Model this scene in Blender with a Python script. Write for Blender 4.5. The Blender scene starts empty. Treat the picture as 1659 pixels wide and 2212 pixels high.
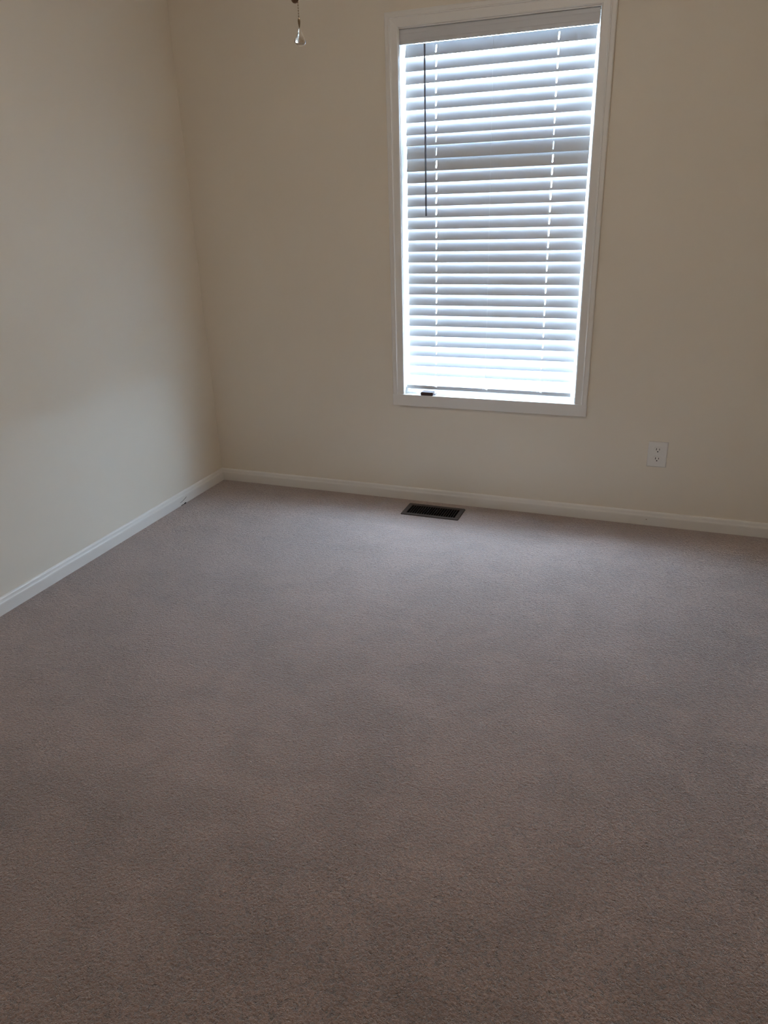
import bpy, bmesh, math, random
from mathutils import Vector, Matrix

random.seed(7)
sc = bpy.context.scene
col = sc.collection
rad = math.radians

# ------------------------------------------------------------------ camera
F_PX, W_PX, H_PX = 1595.77, 1659, 2212
CAM = Vector((2.1969, -3.2603, 1.35))
c_right = Vector((0.93683448, 0.34860476, -0.02856372))
c_up = Vector((-0.10805201, 0.36610987, 0.92427719))
c_fwd = Vector((-0.33266489, 0.86280837, -0.3806518))
cam_d = bpy.data.cameras.new('camera')
cam_d.sensor_fit = 'VERTICAL'
cam_d.sensor_height = 36.0
cam_d.lens = 36.0 * F_PX / H_PX
cam_d.clip_start = 0.02
cam = bpy.data.objects.new('camera', cam_d)
col.objects.link(cam)
cam.matrix_world = Matrix((
    (c_right.x, c_up.x, -c_fwd.x, CAM.x),
    (c_right.y, c_up.y, -c_fwd.y, CAM.y),
    (c_right.z, c_up.z, -c_fwd.z, CAM.z),
    (0, 0, 0, 1)))
sc.camera = cam

# ------------------------------------------------------------------ daylight and exposure
SKY = 83.0
FILL_LAMP = 46.0          # unseen warm fill, added as a glowing globe on the ceiling fan
world = bpy.data.worlds.new('world')
sc.world = world
world.use_nodes = True
bg = world.node_tree.nodes['Background']
bg.inputs['Color'].default_value = (0.53, 0.73, 1.0, 1)
# clear sky: brighter towards the horizon than at the zenith
wn, wl = world.node_tree.nodes, world.node_tree.links
w_tc = wn.new('ShaderNodeTexCoord')
w_sep = wn.new('ShaderNodeSeparateXYZ')
w_cur = wn.new('ShaderNodeFloatCurve')
w_mul = wn.new('ShaderNodeMath')
w_mul.operation = 'MULTIPLY'
w_mul.inputs[1].default_value = SKY
wl.new(w_tc.outputs['Generated'], w_sep.inputs[0])
wl.new(w_sep.outputs['Z'], w_cur.inputs['Value'])
w_c = w_cur.mapping.curves[0]
w_c.points[0].location = (0.0, 1.0)
w_c.points[1].location = (1.0, 0.30)
for q in ((0.55, 1.0), (0.82, 0.92), (0.93, 0.55)):
    w_c.points.new(*q)
w_cur.mapping.update()
wl.new(w_cur.outputs[0], w_mul.inputs[0])
wl.new(w_mul.outputs[0], bg.inputs['Strength'])
bg.inputs['Strength'].default_value = SKY
world.cycles.sampling_method = 'MANUAL'
world.cycles.sample_map_resolution = 256
sc.view_settings.view_transform = 'Standard'
sc.view_settings.look = 'None'
sc.view_settings.gamma = 1.0
sc.view_settings.use_curve_mapping = False
sc.view_settings.exposure = 0.0
sc.cycles.use_denoising = True
sc.cycles.max_bounces = 14
sc.cycles.diffuse_bounces = 10
sc.cycles.transparent_max_bounces = 12
sc.cycles.sample_clamp_indirect = 0.0
sc.cycles.caustics_reflective = False
sc.cycles.caustics_refractive = False


def portal(name, loc, rot, sx, sy):
    l = bpy.data.lights.new(name, 'AREA')
    l.shape = 'RECTANGLE'
    l.size, l.size_y = sx, sy
    l.cycles.is_portal = True
    o = bpy.data.objects.new(name, l)
    col.objects.link(o)
    o.location = loc
    o.rotation_euler = rot
    return o


# room: x 0..RX, y -RY..0, z 0..RZ ; window opening in the back wall
RX, RY, RZ = 3.05, 3.75, 2.44
WX0, WX1, WZ0, WZ1 = 1.0643, 1.8492, 0.5325, 2.0055
WT = 0.15
portal('sky_portal', ((WX0 + WX1) / 2, WT + 0.02, (WZ0 + WZ1) / 2), (rad(-90), 0, 0), WX1 - WX0, WZ1 - WZ0)


# ------------------------------------------------------------------ materials
def lin(r, g, b):
    f = lambda c: ((c / 255 + 0.055) / 1.055) ** 2.4 if c > 10 else c / 255 / 12.92
    return (f(r), f(g), f(b), 1)


def mat(name, rgb, rough=0.6, metal=0.0, bump=None, spec=0.5, vary=0.0, vscale=3.0):
    m = bpy.data.materials.new(name)
    m.use_nodes = True
    nt = m.node_tree
    p = nt.nodes['Principled BSDF']
    p.inputs['Base Color'].default_value = lin(*rgb)
    p.inputs['Roughness'].default_value = rough
    p.inputs['Metallic'].default_value = metal
    p.inputs['Specular IOR Level'].default_value = spec
    tc = nt.nodes.new('ShaderNodeTexCoord')
    if vary > 0:
        n = nt.nodes.new('ShaderNodeTexNoise')
        n.inputs['Scale'].default_value = vscale
        n.inputs['Detail'].default_value = 3
        nt.links.new(tc.outputs['Object'], n.inputs['Vector'])
        r = nt.nodes.new('ShaderNodeValToRGB')
        c = lin(*rgb)
        r.color_ramp.elements[0].position = 0.3
        r.color_ramp.elements[1].position = 0.7
        r.color_ramp.elements[0].color = (c[0] * (1 - vary), c[1] * (1 - vary), c[2] * (1 - vary), 1)
        r.color_ramp.elements[1].color = (min(1, c[0] * (1 + vary)), min(1, c[1] * (1 + vary)), min(1, c[2] * (1 + vary)), 1)
        nt.links.new(n.outputs['Fac'], r.inputs['Fac'])
        nt.links.new(r.outputs['Color'], p.inputs['Base Color'])
    if bump:
        sc_, st, dist = bump
        n = nt.nodes.new('ShaderNodeTexNoise')
        n.inputs['Scale'].default_value = sc_
        n.inputs['Detail'].default_value = 2
        nt.links.new(tc.outputs['Object'], n.inputs['Vector'])
        b = nt.nodes.new('ShaderNodeBump')
        b.inputs['Strength'].default_value = st
        b.inputs['Distance'].default_value = dist
        nt.links.new(n.outputs['Fac'], b.inputs['Height'])
        nt.links.new(b.outputs['Normal'], p.inputs['Normal'])
    return m


M = {}
M['wall'] = mat('cream_wall_paint', (226, 216, 200), 0.75, bump=(260, 0.10, 0.001), vary=0.012, vscale=2)
M['ceiling'] = mat('ceiling_paint', (232, 228, 220), 0.9, bump=(180, 0.25, 0.002))
M['trim'] = mat('white_trim_paint', (226, 221, 214), 0.42, bump=(40, 0.05, 0.0006))
M['frame'] = mat('white_window_vinyl', (232, 234, 236), 0.4)
M['slat'] = mat('white_blind_slat', (200, 199, 200), 0.42, bump=(60, 0.03, 0.0005))
M['cord'] = mat('white_cord', (225, 225, 222), 0.8)
M['wand'] = mat('grey_plastic_wand', (108, 110, 118), 0.25)
M['plate'] = mat('white_plastic_plate', (226, 222, 216), 0.35)
M['slot_shade'] = mat('slot_shade_black', (18, 16, 15), 0.7)
M['register'] = mat('brown_painted_metal', (66, 58, 55), 0.42, metal=0.3, vary=0.12, vscale=40)
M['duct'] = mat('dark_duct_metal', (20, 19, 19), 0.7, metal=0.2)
M['brown'] = mat('dark_brown_plastic', (70, 50, 46), 0.35)
M['brass'] = mat('aged_brass', (146, 126, 98), 0.45, metal=0.6)
M['bead'] = mat('brown_wood_bead', (140, 108, 84), 0.5)
M['blade'] = mat('white_fan_blade', (222, 218, 208), 0.5)
M['scuff'] = mat('black_scuff', (26, 22, 21), 0.9)
M['filler'] = mat('nail_filler', (150, 138, 128), 0.9)
glow = bpy.data.materials.new('fill_globe_glow')
glow.use_nodes = True
gp = glow.node_tree.nodes['Principled BSDF']
gp.inputs['Base Color'].default_value = (0.9, 0.88, 0.84, 1)
gp.inputs['Emission Color'].default_value = (1.0, 0.93, 0.86, 1)
gp.inputs['Emission Strength'].default_value = FILL_LAMP
M['globe'] = glow
M['lawn'] = mat('pale_gravel', (138, 136, 130), 0.95, vary=0.2, vscale=6)
M['blocker'] = mat('pale_blocker_paint', (205, 205, 200), 0.8)


def carpet_material():
    m = bpy.data.materials.new('taupe_cut_pile_carpet')
    m.use_nodes = True
    nt = m.node_tree
    L = nt.links.new
    p = nt.nodes['Principled BSDF']
    p.inputs['Roughness'].default_value = 0.95
    p.inputs['Specular IOR Level'].default_value = 0.15
    p.inputs['Sheen Weight'].default_value = 0.75
    p.inputs['Sheen Roughness'].default_value = 0.5
    tc = nt.nodes.new('ShaderNodeTexCoord')

    def noise(scale, detail=2, rough=0.5, dist=0.0, vec=None):
        n = nt.nodes.new('ShaderNodeTexNoise')
        n.inputs['Scale'].default_value = scale
        n.inputs['Detail'].default_value = detail
        n.inputs['Roughness'].default_value = rough
        n.inputs['Distortion'].default_value = dist
        L(vec or tc.outputs['Object'], n.inputs['Vector'])
        return n.outputs['Fac']

    def ramp(src, pts):
        r = nt.nodes.new('ShaderNodeMapRange')
        r.inputs['From Min'].default_value = pts[0]
        r.inputs['From Max'].default_value = pts[1]
        r.inputs['To Min'].default_value = pts[2]
        r.inputs['To Max'].default_value = pts[3]
        L(src, r.inputs['Value'])
        return r.outputs['Result']

    def math_(op, a, b):
        n = nt.nodes.new('ShaderNodeMath')
        n.operation = op
        for i, v in enumerate((a, b)):
            if isinstance(v, (int, float)):
                n.inputs[i].default_value = v
            else:
                L(v, n.inputs[i])
        return n.outputs[0]

    # changing sheen of leaning pile painted into colour: soft patches, a few crisper edges
    broad = ramp(noise(1.3, 3, 0.55, 0.6), (0.35, 0.65, 0.91, 1.09))
    patch = ramp(noise(4.3, 4, 0.6, 1.0), (0.43, 0.57, 0.93, 1.06))
    streak_map = nt.nodes.new('ShaderNodeMapping')
    streak_map.inputs['Rotation'].default_value = (0, 0, rad(28))
    streak_map.inputs['Scale'].default_value = (2.2, 9.0, 1)
    L(tc.outputs['Object'], streak_map.inputs['Vector'])
    streak = ramp(noise(1.0, 3, 0.6, 0.8, streak_map.outputs['Vector']), (0.4, 0.62, 0.96, 1.05))
    # yarn ends
    tuft = noise(165, 3, 0.65, 0.4)
    tuft_c = ramp(tuft, (0.34, 0.64, 0.76, 1.16))
    # squiggly gaps between tufts, their shade painted dark into the colour
    gap_a = noise(112, 2, 0.55, 1.0)
    gap = math_('ABSOLUTE', math_('SUBTRACT', gap_a, 0.5), 0)
    gap_mask = ramp(noise(84, 2, 0.5, 0.0), (0.46, 0.57, 0.0, 1.0))
    gap_d = math_('MULTIPLY', ramp(gap, (0.0, 0.045, 1.0, 0.0)), gap_mask)
    gap_shade = ramp(gap_d, (0.0, 1.0, 1.04, 0.52))
    f = math_('MULTIPLY', math_('MULTIPLY', broad, patch), math_('MULTIPLY', streak, math_('MULTIPLY', tuft_c, gap_shade)))
    mix = nt.nodes.new('ShaderNodeMix')
    mix.data_type = 'RGBA'
    mix.inputs['A'].default_value = lin(154, 125, 110)
    mix.inputs['B'].default_value = lin(158, 134, 121)
    L(noise(60, 2), mix.inputs['Factor'])
    vm = nt.nodes.new('ShaderNodeVectorMath')
    vm.operation = 'SCALE'
    L(mix.outputs['Result'], vm.inputs[0])
    L(f, vm.inputs['Scale'])
    L(vm.outputs[0], p.inputs['Base Color'])
    h = math_('ADD', math_('MULTIPLY', tuft, 1.0), math_('MULTIPLY', gap_d, -0.8))
    h = math_('ADD', h, math_('MULTIPLY', noise(60, 2), 0.25))
    b = nt.nodes.new('ShaderNodeBump')
    b.inputs['Strength'].default_value = 0.85
    b.inputs['Distance'].default_value = 0.008
    L(h, b.inputs['Height'])
    L(b.outputs['Normal'], p.inputs['Normal'])
    return m


M['carpet'] = carpet_material()


def glass_material(name, tint, rough=0.0, refl=0.06):
    m = bpy.data.materials.new(name)
    m.use_nodes = True
    nt = m.node_tree
    nt.nodes.remove(nt.nodes['Principled BSDF'])
    out = nt.nodes['Material Output']
    t = nt.nodes.new('ShaderNodeBsdfTransparent')
    t.inputs['Color'].default_value = tint
    g = nt.nodes.new('ShaderNodeBsdfGlossy')
    g.inputs['Roughness'].default_value = rough
    mx = nt.nodes.new('ShaderNodeMixShader')
    mx.inputs[0].default_value = refl
    nt.links.new(t.outputs[0], mx.inputs[1])
    nt.links.new(g.outputs[0], mx.inputs[2])
    nt.links.new(mx.outputs[0], out.inputs['Surface'])
    return m


M['glass'] = glass_material('window_glass', (0.95, 0.97, 0.97, 1))
crystal = mat('clear_crystal', (235, 225, 210), 0.04)
crystal.node_tree.nodes['Principled BSDF'].inputs['Transmission Weight'].default_value = 0.92
crystal.node_tree.nodes['Principled BSDF'].inputs['IOR'].default_value = 1.45
M['crystal'] = crystal


# ------------------------------------------------------------------ helpers
def obj(name, bm, material, parent=None, bevel=0.0, smooth=False, loc=None):
    bmesh.ops.recalc_face_normals(bm, faces=bm.faces[:])
    me = bpy.data.meshes.new(name)
    bm.to_mesh(me)
    bm.free()
    if smooth:
        for f in me.polygons:
            f.use_smooth = True
    me.materials.append(M[material])
    o = bpy.data.objects.new(name, me)
    col.objects.link(o)
    if loc:
        o.location = loc
    if parent:
        o.parent = parent
    if bevel:
        b = o.modifiers.new('bevel', 'BEVEL')
        b.width = bevel
        b.segments = 2
        b.limit_method = 'ANGLE'
        b.angle_limit = rad(35)
    return o


def thing(name, label, cat, loc=(0, 0, 0), group=None, kind=None):
    o = bpy.data.objects.new(name, None)
    o.empty_display_size = 0.05
    col.objects.link(o)
    o.location = loc
    if label:
        o['label'] = label
    if cat:
        o['category'] = cat
    if group:
        o['group'] = group
    if kind:
        o['kind'] = kind
    return o


def struct(o):
    o['kind'] = 'structure'
    return o


def box(bm, x0, x1, y0, y1, z0, z1):
    v = [bm.verts.new((x, y, z)) for x in (x0, x1) for y in (y0, y1) for z in (z0, z1)]
    for f in ((0, 1, 3, 2), (4, 6, 7, 5), (0, 4, 5, 1), (2, 3, 7, 6), (0, 2, 6, 4), (1, 5, 7, 3)):
        bm.faces.new([v[i] for i in f])


def prism(bm, prof, fa, fb):
    """closed profile list of (a,b); fa/fb map a profile point to a 3-D point at each end"""
    A = [bm.verts.new(fa(*q)) for q in prof]
    B = [bm.verts.new(fb(*q)) for q in prof]
    n = len(prof)
    for i in range(n):
        j = (i + 1) % n
        bm.faces.new((A[i], A[j], B[j], B[i]))
    bm.faces.new(A)
    bm.faces.new(B[::-1])


def lathe(bm, prof, cx=0, cy=0, cz=0, seg=24):
    """prof: list of (r, z)"""
    rings = []
    for r, z in prof:
        if r < 1e-6:
            rings.append([bm.verts.new((cx, cy, cz + z))])
        else:
            rings.append([bm.verts.new((cx + r * math.cos(2 * math.pi * k / seg), cy + r * math.sin(2 * math.pi * k / seg), cz + z)) for k in range(seg)])
    for a, b in zip(rings, rings[1:]):
        for k in range(seg):
            q = (k + 1) % seg
            if len(a) == 1 and len(b) == 1:
                continue
            if len(a) == 1:
                bm.faces.new((a[0], b[k], b[q]))
            elif len(b) == 1:
                bm.faces.new((a[k], a[q], b[0]))
            else:
                bm.faces.new((a[k], a[q], b[q], b[k]))
    for ring in (rings[0], rings[-1]):
        if len(ring) > 1:
            bm.faces.new(ring)


def tube(bm, pts, r, seg=8):
    prev = None
    pts = [Vector(q) for q in pts]
    for i, q in enumerate(pts):
        d = (pts[min(i + 1, len(pts) - 1)] - pts[max(i - 1, 0)]).normalized()
        a = d.cross(Vector((0, 0, 1)))
        if a.length < 0.1:
            a = d.cross(Vector((1, 0, 0)))
        a.normalize()
        b = d.cross(a)
        ring = [bm.verts.new(q + (a * math.cos(2 * math.pi * k / seg) + b * math.sin(2 * math.pi * k / seg)) * r) for k in range(seg)]
        if prev:
            for k in range(seg):
                bm.faces.new((prev[k], prev[(k + 1) % seg], ring[(k + 1) % seg], ring[k]))
        else:
            bm.faces.new(ring)
        prev = ring
    bm.faces.new(prev)


# ------------------------------------------------------------------ room shell
# register opening in the floor
VX0, VX1, VY0, VY1 = 1.118, 1.368, -0.187, -0.079
bm = bmesh.new()
T = -0.05
box(bm, -0.0, RX, -RY, VY0, T, 0)
box(bm, -0.0, RX, VY1, 0, T, 0)
box(bm, -0.0, VX0, VY0, VY1, T, 0)
box(bm, VX1, RX, VY0, VY1, T, 0)
struct(obj('floor', bm, 'carpet'))

bm = bmesh.new()
box(bm, -WT, RX + WT, -RY - WT, WT, RZ, RZ + 0.1)
struct(obj('ceiling', bm, 'ceiling'))

bm = bmesh.new()
JX0, JX1, JZ0, JZ1 = WX0 - 0.019, WX1 + 0.019, WZ0 - 0.019, WZ1 + 0.019   # rough opening
box(bm, 0, JX0, 0, WT, T, RZ)
box(bm, JX1, RX, 0, WT, T, RZ)
box(bm, JX0, JX1, 0, WT, T, JZ0)
box(bm, JX0, JX1, 0, WT, JZ1, RZ)
struct(obj('wall_back', bm, 'wall'))
bm = bmesh.new()
box(bm, -WT, 0, -RY - WT, WT, T, RZ)
struct(obj('wall_left', bm, 'wall'))
bm = bmesh.new()
box(bm, RX, RX + WT, -RY - WT, WT, T, RZ)
struct(obj('wall_right', bm, 'wall'))
bm = bmesh.new()
box(bm, 0, RX, -RY - WT, -RY, T, RZ)
struct(obj('wall_rear', bm, 'wall'))

# baseboards: flat face, sloping moulded top
BP = [(0, 0), (0.0125, 0), (0.0125, 0.039), (0.0118, 0.0435), (0.0098, 0.0475), (0.0085, 0.052), (0.0075, 0.0575), (0.0052, 0.0615), (0.0025, 0.0635), (0, 0.064)]
bm = bmesh.new()
prism(bm, BP, lambda a, b: (a, -a, b), lambda a, b: (RX - a, -a, b))
base_back = struct(obj('baseboard_back', bm, 'trim'))
bm = bmesh.new()
prism(bm, BP, lambda a, b: (a, -a, b), lambda a, b: (a, -RY + a, b))
base_left = struct(obj('baseboard_left', bm, 'trim'))
bm = bmesh.new()
prism(bm, BP, lambda a, b: (RX - a, -a, b), lambda a, b: (RX - a, -RY + a, b))
struct(obj('baseboard_right', bm, 'trim'))
bm = bmesh.new()
prism(bm, BP, lambda a, b: (a, -RY + a, b), lambda a, b: (RX - a, -RY + a, b))
struct(obj('baseboard_rear', bm, 'trim'))

# black scuffs on the left baseboard, filled nail spot on the back one
bm = bmesh.new()
pts = []
for i in range(9):
    t = i / 8
    pts.append((0.0127, -0.4150 + 0.054 * t, 0.0175 + 0.0125 * t ** 1.7))
tube(bm, pts, 0.0009, 6)
obj('scuff_mark', bm, 'scuff', base_left)['label'] = 'thin curved black scratch'
bm = bmesh.new()
bmesh.ops.create_icosphere(bm, subdivisions=2, radius=1)
for v in bm.verts:
    v.co = Vector((0.0135 + v.co.x * 0.002, -0.380 + v.co.y * 0.011, 0.0010 + v.co.z * 0.0045 + v.co.y * 0.0015))
obj('scuff_mark', bm, 'scuff', base_left, smooth=True)['label'] = 'black smudge at the carpet edge'
bm = bmesh.new()
tube(bm, [(0.0135, -0.412, 0.0005), (0.0135, -0.393, 0.0015)], 0.0013, 6)
obj('scuff_mark', bm, 'scuff', base_left)
bm = bmesh.new()
lathe(bm, [(0.0, 0.0), (0.0028, 0.0), (0.002, 0.0006), (0.0, 0.0008)], seg=12)
fm = obj('nail_spot', bm, 'filler', base_back)
fm.location = (2.2002, -0.0124, 0.0279)
fm.rotation_euler = (rad(90), 0, 0)

# ------------------------------------------------------------------ window (casing, jamb, sashes, glass)
win = thing('window_1', None, None, (0, 0, 0), kind='structure')
CX0, CX1, CZ0, CZ1 = 1.0101, 1.9037, 0.4791, 2.0641
# (inward distance from the outer edge, proud of wall)
CP = [(0, 0), (0, 0.0125), (0.003, 0.0145), (0.0165, 0.0150), (0.0185, 0.0165), (0.0215, 0.0160), (0.0235, 0.0125), (0.0275, 0.0115),
      (0.040, 0.0105), (0.0495, 0.0100), (0.0535, 0.0085), (0.0545, 0.006), (0.0545, 0)]
w = 0.0545
bm = bmesh.new()   # left side: mitred at the top, butted on the flat bottom board
prism(bm, CP, lambda a, b: (CX0 + a, -b, CZ0 + 0.0534), lambda a, b: (CX0 + a, -b, CZ1 - a))
obj('casing', bm, 'trim', win)
bm = bmesh.new()
prism(bm, CP, lambda a, b: (CX1 - a, -b, CZ0 + 0.0534), lambda a, b: (CX1 - a, -b, CZ1 - a))
obj('casing', bm, 'trim', win)
bm = bmesh.new()
prism(bm, CP, lambda a, b: (CX0 + a, -b, CZ1 - a), lambda a, b: (CX1 - a, -b, CZ1 - a))
obj('casing', bm, 'trim', win)
bm = bmesh.new()
box(bm, CX0 - 0.002, CX1 + 0.001, -0.0135, 0, CZ0, CZ0 + 0.0534)
obj('casing', bm, 'trim', win, bevel=0.0015)
# jamb lining
bm = bmesh.new()
e = 0.0015
box(bm, JX0, WX0 + 0.002, 0, WT, JZ0, JZ1)
box(bm, WX1 - 0.002, JX1, 0, WT, JZ0, JZ1)
box(bm, WX0 + 0.002, WX1 - 0.002, 0, WT, WZ1, JZ1)
obj('jamb', bm, 'trim', win)
bm = bmesh.new()
box(bm, WX0 + 0.002, WX1 - 0.002, -0.002, WT + 0.03, JZ0, WZ0)
obj('window_sill', bm, 'trim', win, bevel=0.001)


def sash(x0, x1, z0, z1, y0, y1, top, bot, side):
    bm = bmesh.new()
    box(bm, x0, x0 + side, y0, y1, z0, z1)
    box(bm, x1 - side, x1, y0, y1, z0, z1)
    box(bm, x0 + side, x1 - side, y0, y1, z0, z0 + bot)
    box(bm, x0 + side, x1 - side, y0, y1, z1 - top, z1)
    s = obj('sash', bm, 'frame', win)
    bm = bmesh.new()
    ym = (y0 + y1) / 2
    box(bm, x0 + side, x1 - side, ym - 0.002, ym + 0.002, z0 + bot, z1 - top)
    obj('glass', bm, 'glass', s)


sash(WX0 + 0.002, WX1 - 0.002, WZ0, 1.650, 0.080, 0.108, 0.055, 0.030, 0.026)
sash(WX0 + 0.002, WX1 - 0.002, 1.535, WZ1, 0.109, 0.136, 0.030, 0.110, 0.026)

# ------------------------------------------------------------------ ground outside
bm = bmesh.new()
box(bm, -25, 30, WT + 0.02, 40, -0.75, -0.6)
struct(obj('ground', bm, 'lawn'))

bm = bmesh.new()  # unseen overhang, added to keep steep sky light off the slats
box(bm, -1.5, RX + 1.5, WT, WT + 0.26, 2.50, 2.56)
box(bm, -1.5, RX + 1.5, WT + 0.26, WT + 0.28, 2.44, 2.60)
struct(obj('light_blocker_eave', bm, 'blocker'))

# ------------------------------------------------------------------ blind in the back window
BX0, BX1, BY = 1.0780, 1.8325, 0.045
blind = thing('window_blind', 'white slatted blind, mostly closed, backlit by daylight, in the white-cased window facing the camera', 'blind', (1.455, BY, 1.95))
SW, ST = 0.0508, 0.0026
ZB = [1.9102, 1.8602, 1.8142, 1.7661, 1.7202, 1.6740, 1.6278, 1.5867, 1.5362, 1.4886, 1.4435, 1.3963, 1.3506, 1.3045, 1.2578,
      1.2119, 1.1653, 1.1198, 1.0728, 1.0273, 0.9822, 0.9355, 0.8898, 0.8428, 0.7972, 0.7515, 0.7069, 0.6610, 0.6175]
ANG = [(1.95, 69), (1.75, 72), (1.50, 75), (1.20, 76.5), (1.05, 76), (0.93, 74), (0.85, 72), (0.80, 69), (0.75, 66), (0.70, 62), (0.66, 59), (0.617, 56)]


def angle_at(z):
    if z >= ANG[0][0]:
        return ANG[0][1]
    for (z1, a1), (z0, a0) in zip(ANG, ANG[1:]):
        if z >= z0:
            return a0 + (a1 - a0) * (z - z0) / (z1 - z0)
    return ANG[-1][1]


SLOTS = (1.2083, 1.6930)


def slat_mesh():
    """flat slat, length along x, width along y (room edge at -y), with two long routed slots"""
    bm = bmesh.new()
    h = SW / 2
    hw, hl = 0.0024, 0.0155
    cx = 1.455
    xs = [BX0 - cx]
    for s in SLOTS:
        xs += [s - cx - hw, s - cx + hw]
    xs.append(BX1 - cx)
    V = {}

    def vt(x, y):
        k = (round(x, 6), round(y, 6))
        if k not in V:
            V[k] = bm.verts.new((x, y, ST / 2))
        return V[k]
    yc = hl - hw
    faces = []
    for i in range(0, 6, 2):
        a, b = xs[i], xs[i + 1]
        lft = [(a, h), (a, yc), (a, -yc), (a, -h)] if i > 0 else [(a, h), (a, -h)]
        rgt = [(b, -h), (b, -yc), (b, yc), (b, h)] if i < 4 else [(b, -h), (b, h)]
        faces.append(bm.faces.new([vt(*q) for q in lft + rgt]))
    for i in (1, 3):
        a, b = xs[i], xs[i + 1]
        m = (a + b) / 2
        arc = [(m + hw * math.cos(rad(t)), yc + hw * math.sin(rad(t))) for t in range(0, 181, 30)]
        faces.append(bm.faces.new([vt(*q) for q in [(a, h), (b, h)][::-1] + []] + [vt(*q) for q in [(a, yc)]] + [vt(*q) for q in arc[::-1][1:]]))
        faces.append(bm.faces.new([vt(*q) for q in [(a, -h), (b, -h)]] + [vt(*q) for q in [(b, -yc)]] + [vt(x, -y) for x, y in arc[1:]]))
    bmesh.ops.recalc_face_normals(bm, faces=bm.faces[:])
    ret = bmesh.ops.extrude_face_region(bm, geom=faces)
    bmesh.ops.translate(bm, verts=[g for g in ret['geom'] if isinstance(g, bmesh.types.BMVert)], vec=(0, 0, -ST))
    bmesh.ops.recalc_face_normals(bm, faces=bm.faces[:])
    return bm


def bl(o):
    """place a part given in room coordinates under the blind"""
    o.parent = blind
    o.location = o.location - blind.location
    return o


slat0 = obj('slat', slat_mesh(), 'slat')
edges_front, edges_back = [], []
for i, zb in enumerate(ZB):
    th = rad(angle_at(zb))
    s = slat0 if i == 0 else slat0.copy()
    if i:
        col.objects.link(s)
    s.parent = blind
    zc = zb + SW / 2 * math.sin(th)
    s.location = (random.uniform(-0.0006, 0.0006), 0, zc - 1.95)
    s.rotation_euler = (th, rad(random.uniform(-0.06, 0.06)), 0)
    c, sn = math.cos(th) * SW / 2, math.sin(th) * SW / 2
    edges_front.append((-c - 0.0012, zc - sn))
    edges_back.append((c + 0.0012, zc + sn))

# head rail, valance
bm = bmesh.new()
box(bm, BX0 - 0.008, BX1 + 0.008, 0.018, 0.072, 1.9665, 2.0035)
bl(obj('head_rail', bm, 'slat', bevel=0.002))
VP = [(0.0, 1.9520), (0.0, 2.0045), (-0.0028, 2.0045), (-0.0055, 2.0015), (-0.0058, 1.9900), (-0.0050, 1.9870), (-0.0050, 1.9680), (-0.0058, 1.9650), (-0.0058, 1.9545), (-0.0035, 1.9520)]
bm = bmesh.new()
prism(bm, VP, lambda a, b: (1.0668, 0.012 + a, b), lambda a, b: (1.8430, 0.012 + a, b))
bl(obj('valance', bm, 'slat'))

# bottom rail, hanging just above the sill
bm = bmesh.new()
BR = [(-0.0254, -0.0075), (-0.0245, -0.0095), (0.0245, -0.0095), (0.0254, -0.0075), (0.0254, 0.0065), (0.0235, 0.0085), (-0.0235, 0.0085), (-0.0254, 0.0065)]
prism(bm, BR, lambda a, b: (1.0700, a, b), lambda a, b: (1.8290, a, b))
rail = obj('bottom_rail', bm, 'slat')
rail.parent = blind
rail.location = (0 - 1.455, 0.0, 0.5665 - 1.95)
rail.rotation_euler = (rad(4), 0, 0)
RAILZ = 0.5665

# ladder cords front and back at three places, running along the slat edges
for x in (SLOTS[0] - 0.0035, 1.4430, SLOTS[1] - 0.0035):
    for ed, yy in ((edges_front, -0.0265), (edges_back, 0.0265)):
        bm = bmesh.new()
        pts = [(x - 1.455, -0.018 if yy < 0 else 0.018, 1.968 - 1.95)] + [(x - 1.455, y, z - 1.95) for y, z in ed] + [(x - 1.455, yy, RAILZ - 1.95 + (0.007 if yy < 0 else 0.010))]
        tube(bm, pts, 0.00055, 5)
        o = obj('ladder_cord', bm, 'cord')
        o.parent = blind
    bm = bmesh.new()     # plug and knot where the cord meets the bottom rail
    tube(bm, [(x - 1.455 - 0.008, -0.027, RAILZ - 1.95 + 0.004), (x - 1.455 - 0.002, -0.0285, RAILZ - 1.95 + 0.0065), (x - 1.455 + 0.005, -0.0285, RAILZ - 1.95 + 0.003), (x - 1.455 + 0.013, -0.027, RAILZ - 1.95 + 0.001)], 0.0022, 6)
    o = obj('cord_knot', bm, 'cord', smooth=True)
    o.parent = blind

# tilt wand
bm = bmesh.new()
tube(bm, [(0, 0, 0), (0.0022, 0, -0.635)], 0.0036, 6)
wand = obj('tilt_wand', bm, 'wand')
wand.parent = blind
wand.location = (1.1705 - 1.455, 0.0145 - BY - 0.006, 1.947 - 1.95)
wand['label'] = 'grey hexagonal tilt wand'
bm = bmesh.new()
tube(bm, [(0, 0.012, 0.020), (0, 0.004, 0.016), (0, 0, 0.006), (0, 0, -0.006)], 0.0016, 6)
hk = obj('wand_hook', bm, 'wand', wand)

# ------------------------------------------------------------------ small dark block on the sill
blk = thing('catch_block', 'small dark brown catch block on the window sill under the left end of the blind', 'block', (1.177, 0.004, WZ0))
bm = bmesh.new()
P = [(-0.028, 0.0005), (-0.030, 0.004), (-0.030, 0.013), (-0.024, 0.017), (0.030, 0.017), (0.030, 0.003), (0.026, 0.0005)]
prism(bm, P, lambda a, b: (a, -0.018, b), lambda a, b: (a, 0.012, b))
obj('housing', bm, 'brown', blk, bevel=0.0012)
bm = bmesh.new()
tube(bm, [(0.031, -0.006, 0.004), (0.037, -0.004, 0.006), (0.041, 0.0, 0.009)], 0.0014, 6)
obj('lever', bm, 'brown', blk)

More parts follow.
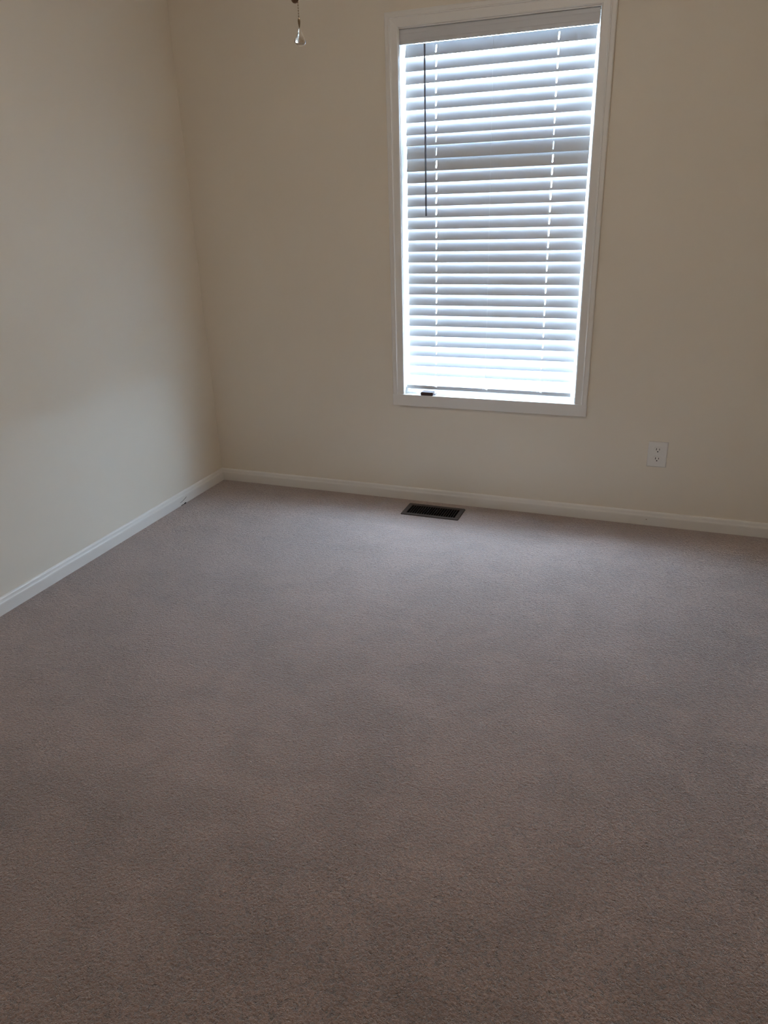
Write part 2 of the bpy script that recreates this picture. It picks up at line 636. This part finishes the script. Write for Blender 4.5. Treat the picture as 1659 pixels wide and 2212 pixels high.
# ------------------------------------------------------------------ duplex outlet
out = thing('wall_outlet', 'white duplex power outlet low on the wall to the right of the window', 'outlet', (2.2150, 0, 0.331))
bm = bmesh.new()
hw, hh, t = 0.0400, 0.0570, 0.0055
ring = [(-hw, -hh), (hw, -hh), (hw, hh), (-hw, hh)]
a = [bm.verts.new((x, -0.0005, z)) for x, z in ring]
b = [bm.verts.new((x, -0.0025, z)) for x, z in ring]
c = [bm.verts.new((x * 0.91, -t, z * 0.94)) for x, z in ring]
for r0, r1 in ((a, b), (b, c)):
    for k in range(4):
        bm.faces.new((r0[k], r0[(k + 1) % 4], r1[(k + 1) % 4], r1[k]))
bm.faces.new(c)
bm.faces.new(a)
plate = obj('cover_plate', bm, 'plate', out, bevel=0.0012)
for zc in (0.0205, -0.0205):
    bm = bmesh.new()
    pr = []
    for k in range(40):
        an = 2 * math.pi * k / 40
        x, z = 0.0172 * math.cos(an), 0.0172 * math.sin(an)
        z = max(-0.0140, min(0.0140, z))
        pr.append((x, z))
    prism(bm, pr, lambda q, r: (q, -t + 0.001, r + zc), lambda q, r: (q * 0.97, -t - 0.0016, r * 0.97 + zc))
    so = obj('socket', bm, 'plate', out)
    for (sx, sz, w2, h2) in ((-0.0064, 0.0035, 0.0013, 0.0048), (0.0064, 0.0035, 0.0011, 0.0040)):
        bm = bmesh.new()
        box(bm, sx - w2, sx + w2, -t - 0.0018, -t - 0.001, zc + sz - h2, zc + sz + h2)
        obj('slot_shade', bm, 'slot_shade', so)  # raised dark boxes stand in for the shade inside the openings
    bm = bmesh.new()
    pr = [(0.0027 * math.cos(rad(q)), max(-0.0022, 0.0027 * math.sin(rad(q)))) for q in range(0, 360, 20)]
    prism(bm, pr, lambda q, r: (q, -t - 0.001, r + zc - 0.0072), lambda q, r: (q, -t - 0.0018, r + zc - 0.0072))
    obj('slot_shade', bm, 'slot_shade', so)
bm = bmesh.new()
lathe(bm, [(0.0, 0.0), (0.0032, 0.0), (0.0028, 0.001), (0.0, 0.0013)], seg=14)
scw = obj('screw', bm, 'plate', out)
scw.location = (0, -t, 0)
scw.rotation_euler = (rad(90), 0, 0)

# ------------------------------------------------------------------ floor register
reg = thing('floor_register', 'dark brown metal floor register in the carpet below the window', 'vent', (1.2425, -0.133, 0))
HX, HY = 0.1415, 0.0710
IX, IY = 0.1190, 0.0490
bm = bmesh.new()
o4 = [(-HX, -HY), (HX, -HY), (HX, HY), (-HX, HY)]
oc = []
for (x, y) in o4:   # clipped corners
    sx, sy = (1 if x > 0 else -1), (1 if y > 0 else -1)
    p1, p2 = (x - 0.004 * sx, y), (x, y - 0.004 * sy)
    oc += [p1, p2] if sx * sy < 0 else [p2, p1]
# frame: rim slopes down to the carpet
rim = [bm.verts.new((x, y, 0.0005)) for x, y in oc]
rim2 = [bm.verts.new((x * 0.985, y * 0.97, 0.0045)) for x, y in oc]
n = len(oc)
for k in range(n):
    bm.faces.new((rim[k], rim[(k + 1) % n], rim2[(k + 1) % n], rim2[k]))
i4 = [(-IX, -IY), (IX, -IY), (IX, IY), (-IX, IY)]
inn = [bm.verts.new((x, y, 0.0040)) for x, y in i4]
inb = [bm.verts.new((x, y, -0.004)) for x, y in i4]
for k in range(4):
    q = (k + 1) % 4
    bm.faces.new((rim2[2 * k + 1], rim2[(2 * k + 2) % n], inn[q], inn[k]))
    bm.faces.new((rim2[2 * k], rim2[2 * k + 1], inn[k]))
    bm.faces.new((inn[k], inn[q], inb[q], inb[k]))
obj('frame', bm, 'register', reg)
NL = 19
lv0 = None
for k in range(NL):
    x = -IX + (k + 1) * 2 * IX / (NL + 1)
    if lv0 is None:
        bm = bmesh.new()
        box(bm, -0.0008, 0.0008, -IY, IY, -0.006, 0.0006)
        lv0 = obj('louver', bm, 'register', reg)
        lv = lv0
    else:
        lv = lv0.copy()
        col.objects.link(lv)
        lv.parent = reg
    lv.location = (x, 0, 0.0030)
    lv.rotation_euler = (0, rad(14), 0)
bm = bmesh.new()
zf = -0.11
q0 = [bm.verts.new((x, y, -0.0005)) for x, y in i4]
q1 = [bm.verts.new((x, y, zf)) for x, y in i4]
for k in range(4):
    bm.faces.new((q0[k], q0[(k + 1) % 4], q1[(k + 1) % 4], q1[k]))
bm.faces.new(q1)
obj('duct', bm, 'duct', reg)

# ------------------------------------------------------------------ ceiling fan: only its pull chains hang into view
FX, FY = 1.560, -1.730
fan = thing('ceiling_fan', 'ceiling fan whose pull chain with a clear teardrop hangs in front of the back wall', 'fan', (FX, FY, RZ))
bm = bmesh.new()
lathe(bm, [(0.0, 0.0), (0.065, 0.0), (0.062, -0.03), (0.03, -0.055), (0.0, -0.055)], seg=32)
obj('canopy', bm, 'blade', fan, smooth=True)
bm = bmesh.new()
lathe(bm, [(0.0, -0.05), (0.012, -0.05), (0.012, -0.12), (0.0, -0.12)], seg=16)
obj('down_rod', bm, 'blade', fan)
bm = bmesh.new()
lathe(bm, [(0.0, -0.11), (0.06, -0.115), (0.115, -0.14), (0.125, -0.18), (0.11, -0.215), (0.06, -0.235), (0.055, -0.265), (0.0, -0.268)], seg=36)
obj('motor_housing', bm, 'blade', fan, smooth=True)
bm = bmesh.new()
lathe(bm, [(0.0, -0.266), (0.05, -0.268), (0.085, -0.285), (0.098, -0.315), (0.090, -0.345), (0.055, -0.368), (0.0, -0.376)], seg=32)
obj('fill_globe', bm, 'globe', fan, smooth=True)  # glowing globe added out of view to fill the room with warm light
for k in range(5):
    bm = bmesh.new()
    P = [(0.12, -0.03), (0.20, -0.055), (0.50, -0.068), (0.555, -0.045), (0.56, 0.0), (0.555, 0.045), (0.50, 0.068), (0.20, 0.055), (0.12, 0.03)]
    prism(bm, P, lambda a, b: (a, b, -0.183 + b * 0.18), lambda a, b: (a, b, -0.189 + b * 0.18))
    bd = obj('blade', bm, 'blade', fan)
    bd.rotation_euler = (0, 0, rad(72 * k + 20))


def chain(x, y, z0, z1):
    """bead chain in room coordinates, from z0 (top) down to z1"""
    bm = bmesh.new()
    n = int((z0 - z1) / 0.0042)
    for i in range(n + 1):
        z = z0 - i * (z0 - z1) / n
        bmesh.ops.create_icosphere(bm, subdivisions=1, radius=0.00125, matrix=Matrix.Translation((x - FX, y - FY, z - RZ)))
    tube(bm, [(x - FX, y - FY, z0 - RZ), (x - FX, y - FY, z1 - RZ)], 0.00035, 5)
    return obj('pull_chain', bm, 'brass', fan, smooth=True)


PX, PY = 1.5168, -1.845
ch = chain(PX, PY, 2.185, PZ1 := 1.6675)
bm = bmesh.new()
lathe(bm, [(0.0, 0.004), (0.0016, 0.003), (0.0024, 0.0), (0.0021, -0.004), (0.0009, -0.0105), (0.0, -0.0120)], PX - FX, PY - FY, PZ1 - 0.002 - RZ, 12)
obj('bell_connector', bm, 'brass', ch, smooth=True)
bm = bmesh.new()
lathe(bm, [(0.0, 0.0), (0.0015, -0.0010), (0.0036, -0.0050), (0.0066, -0.0110), (0.0094, -0.0170), (0.0102, -0.0200), (0.0094, -0.0235), (0.0064, -0.0265), (0.0, -0.0280)], PX - FX, PY - FY, PZ1 - 0.0140 - RZ, 12)
obj('pendant', bm, 'crystal', ch)
ch2 = chain(1.5112, PY, 2.185, 1.7030)
bm = bmesh.new()
bmesh.ops.create_uvsphere(bm, u_segments=20, v_segments=14, radius=0.0068, matrix=Matrix.Translation((1.5112 - FX, PY - FY, 1.6985 - RZ)))
obj('ball', bm, 'bead', ch2, smooth=True)
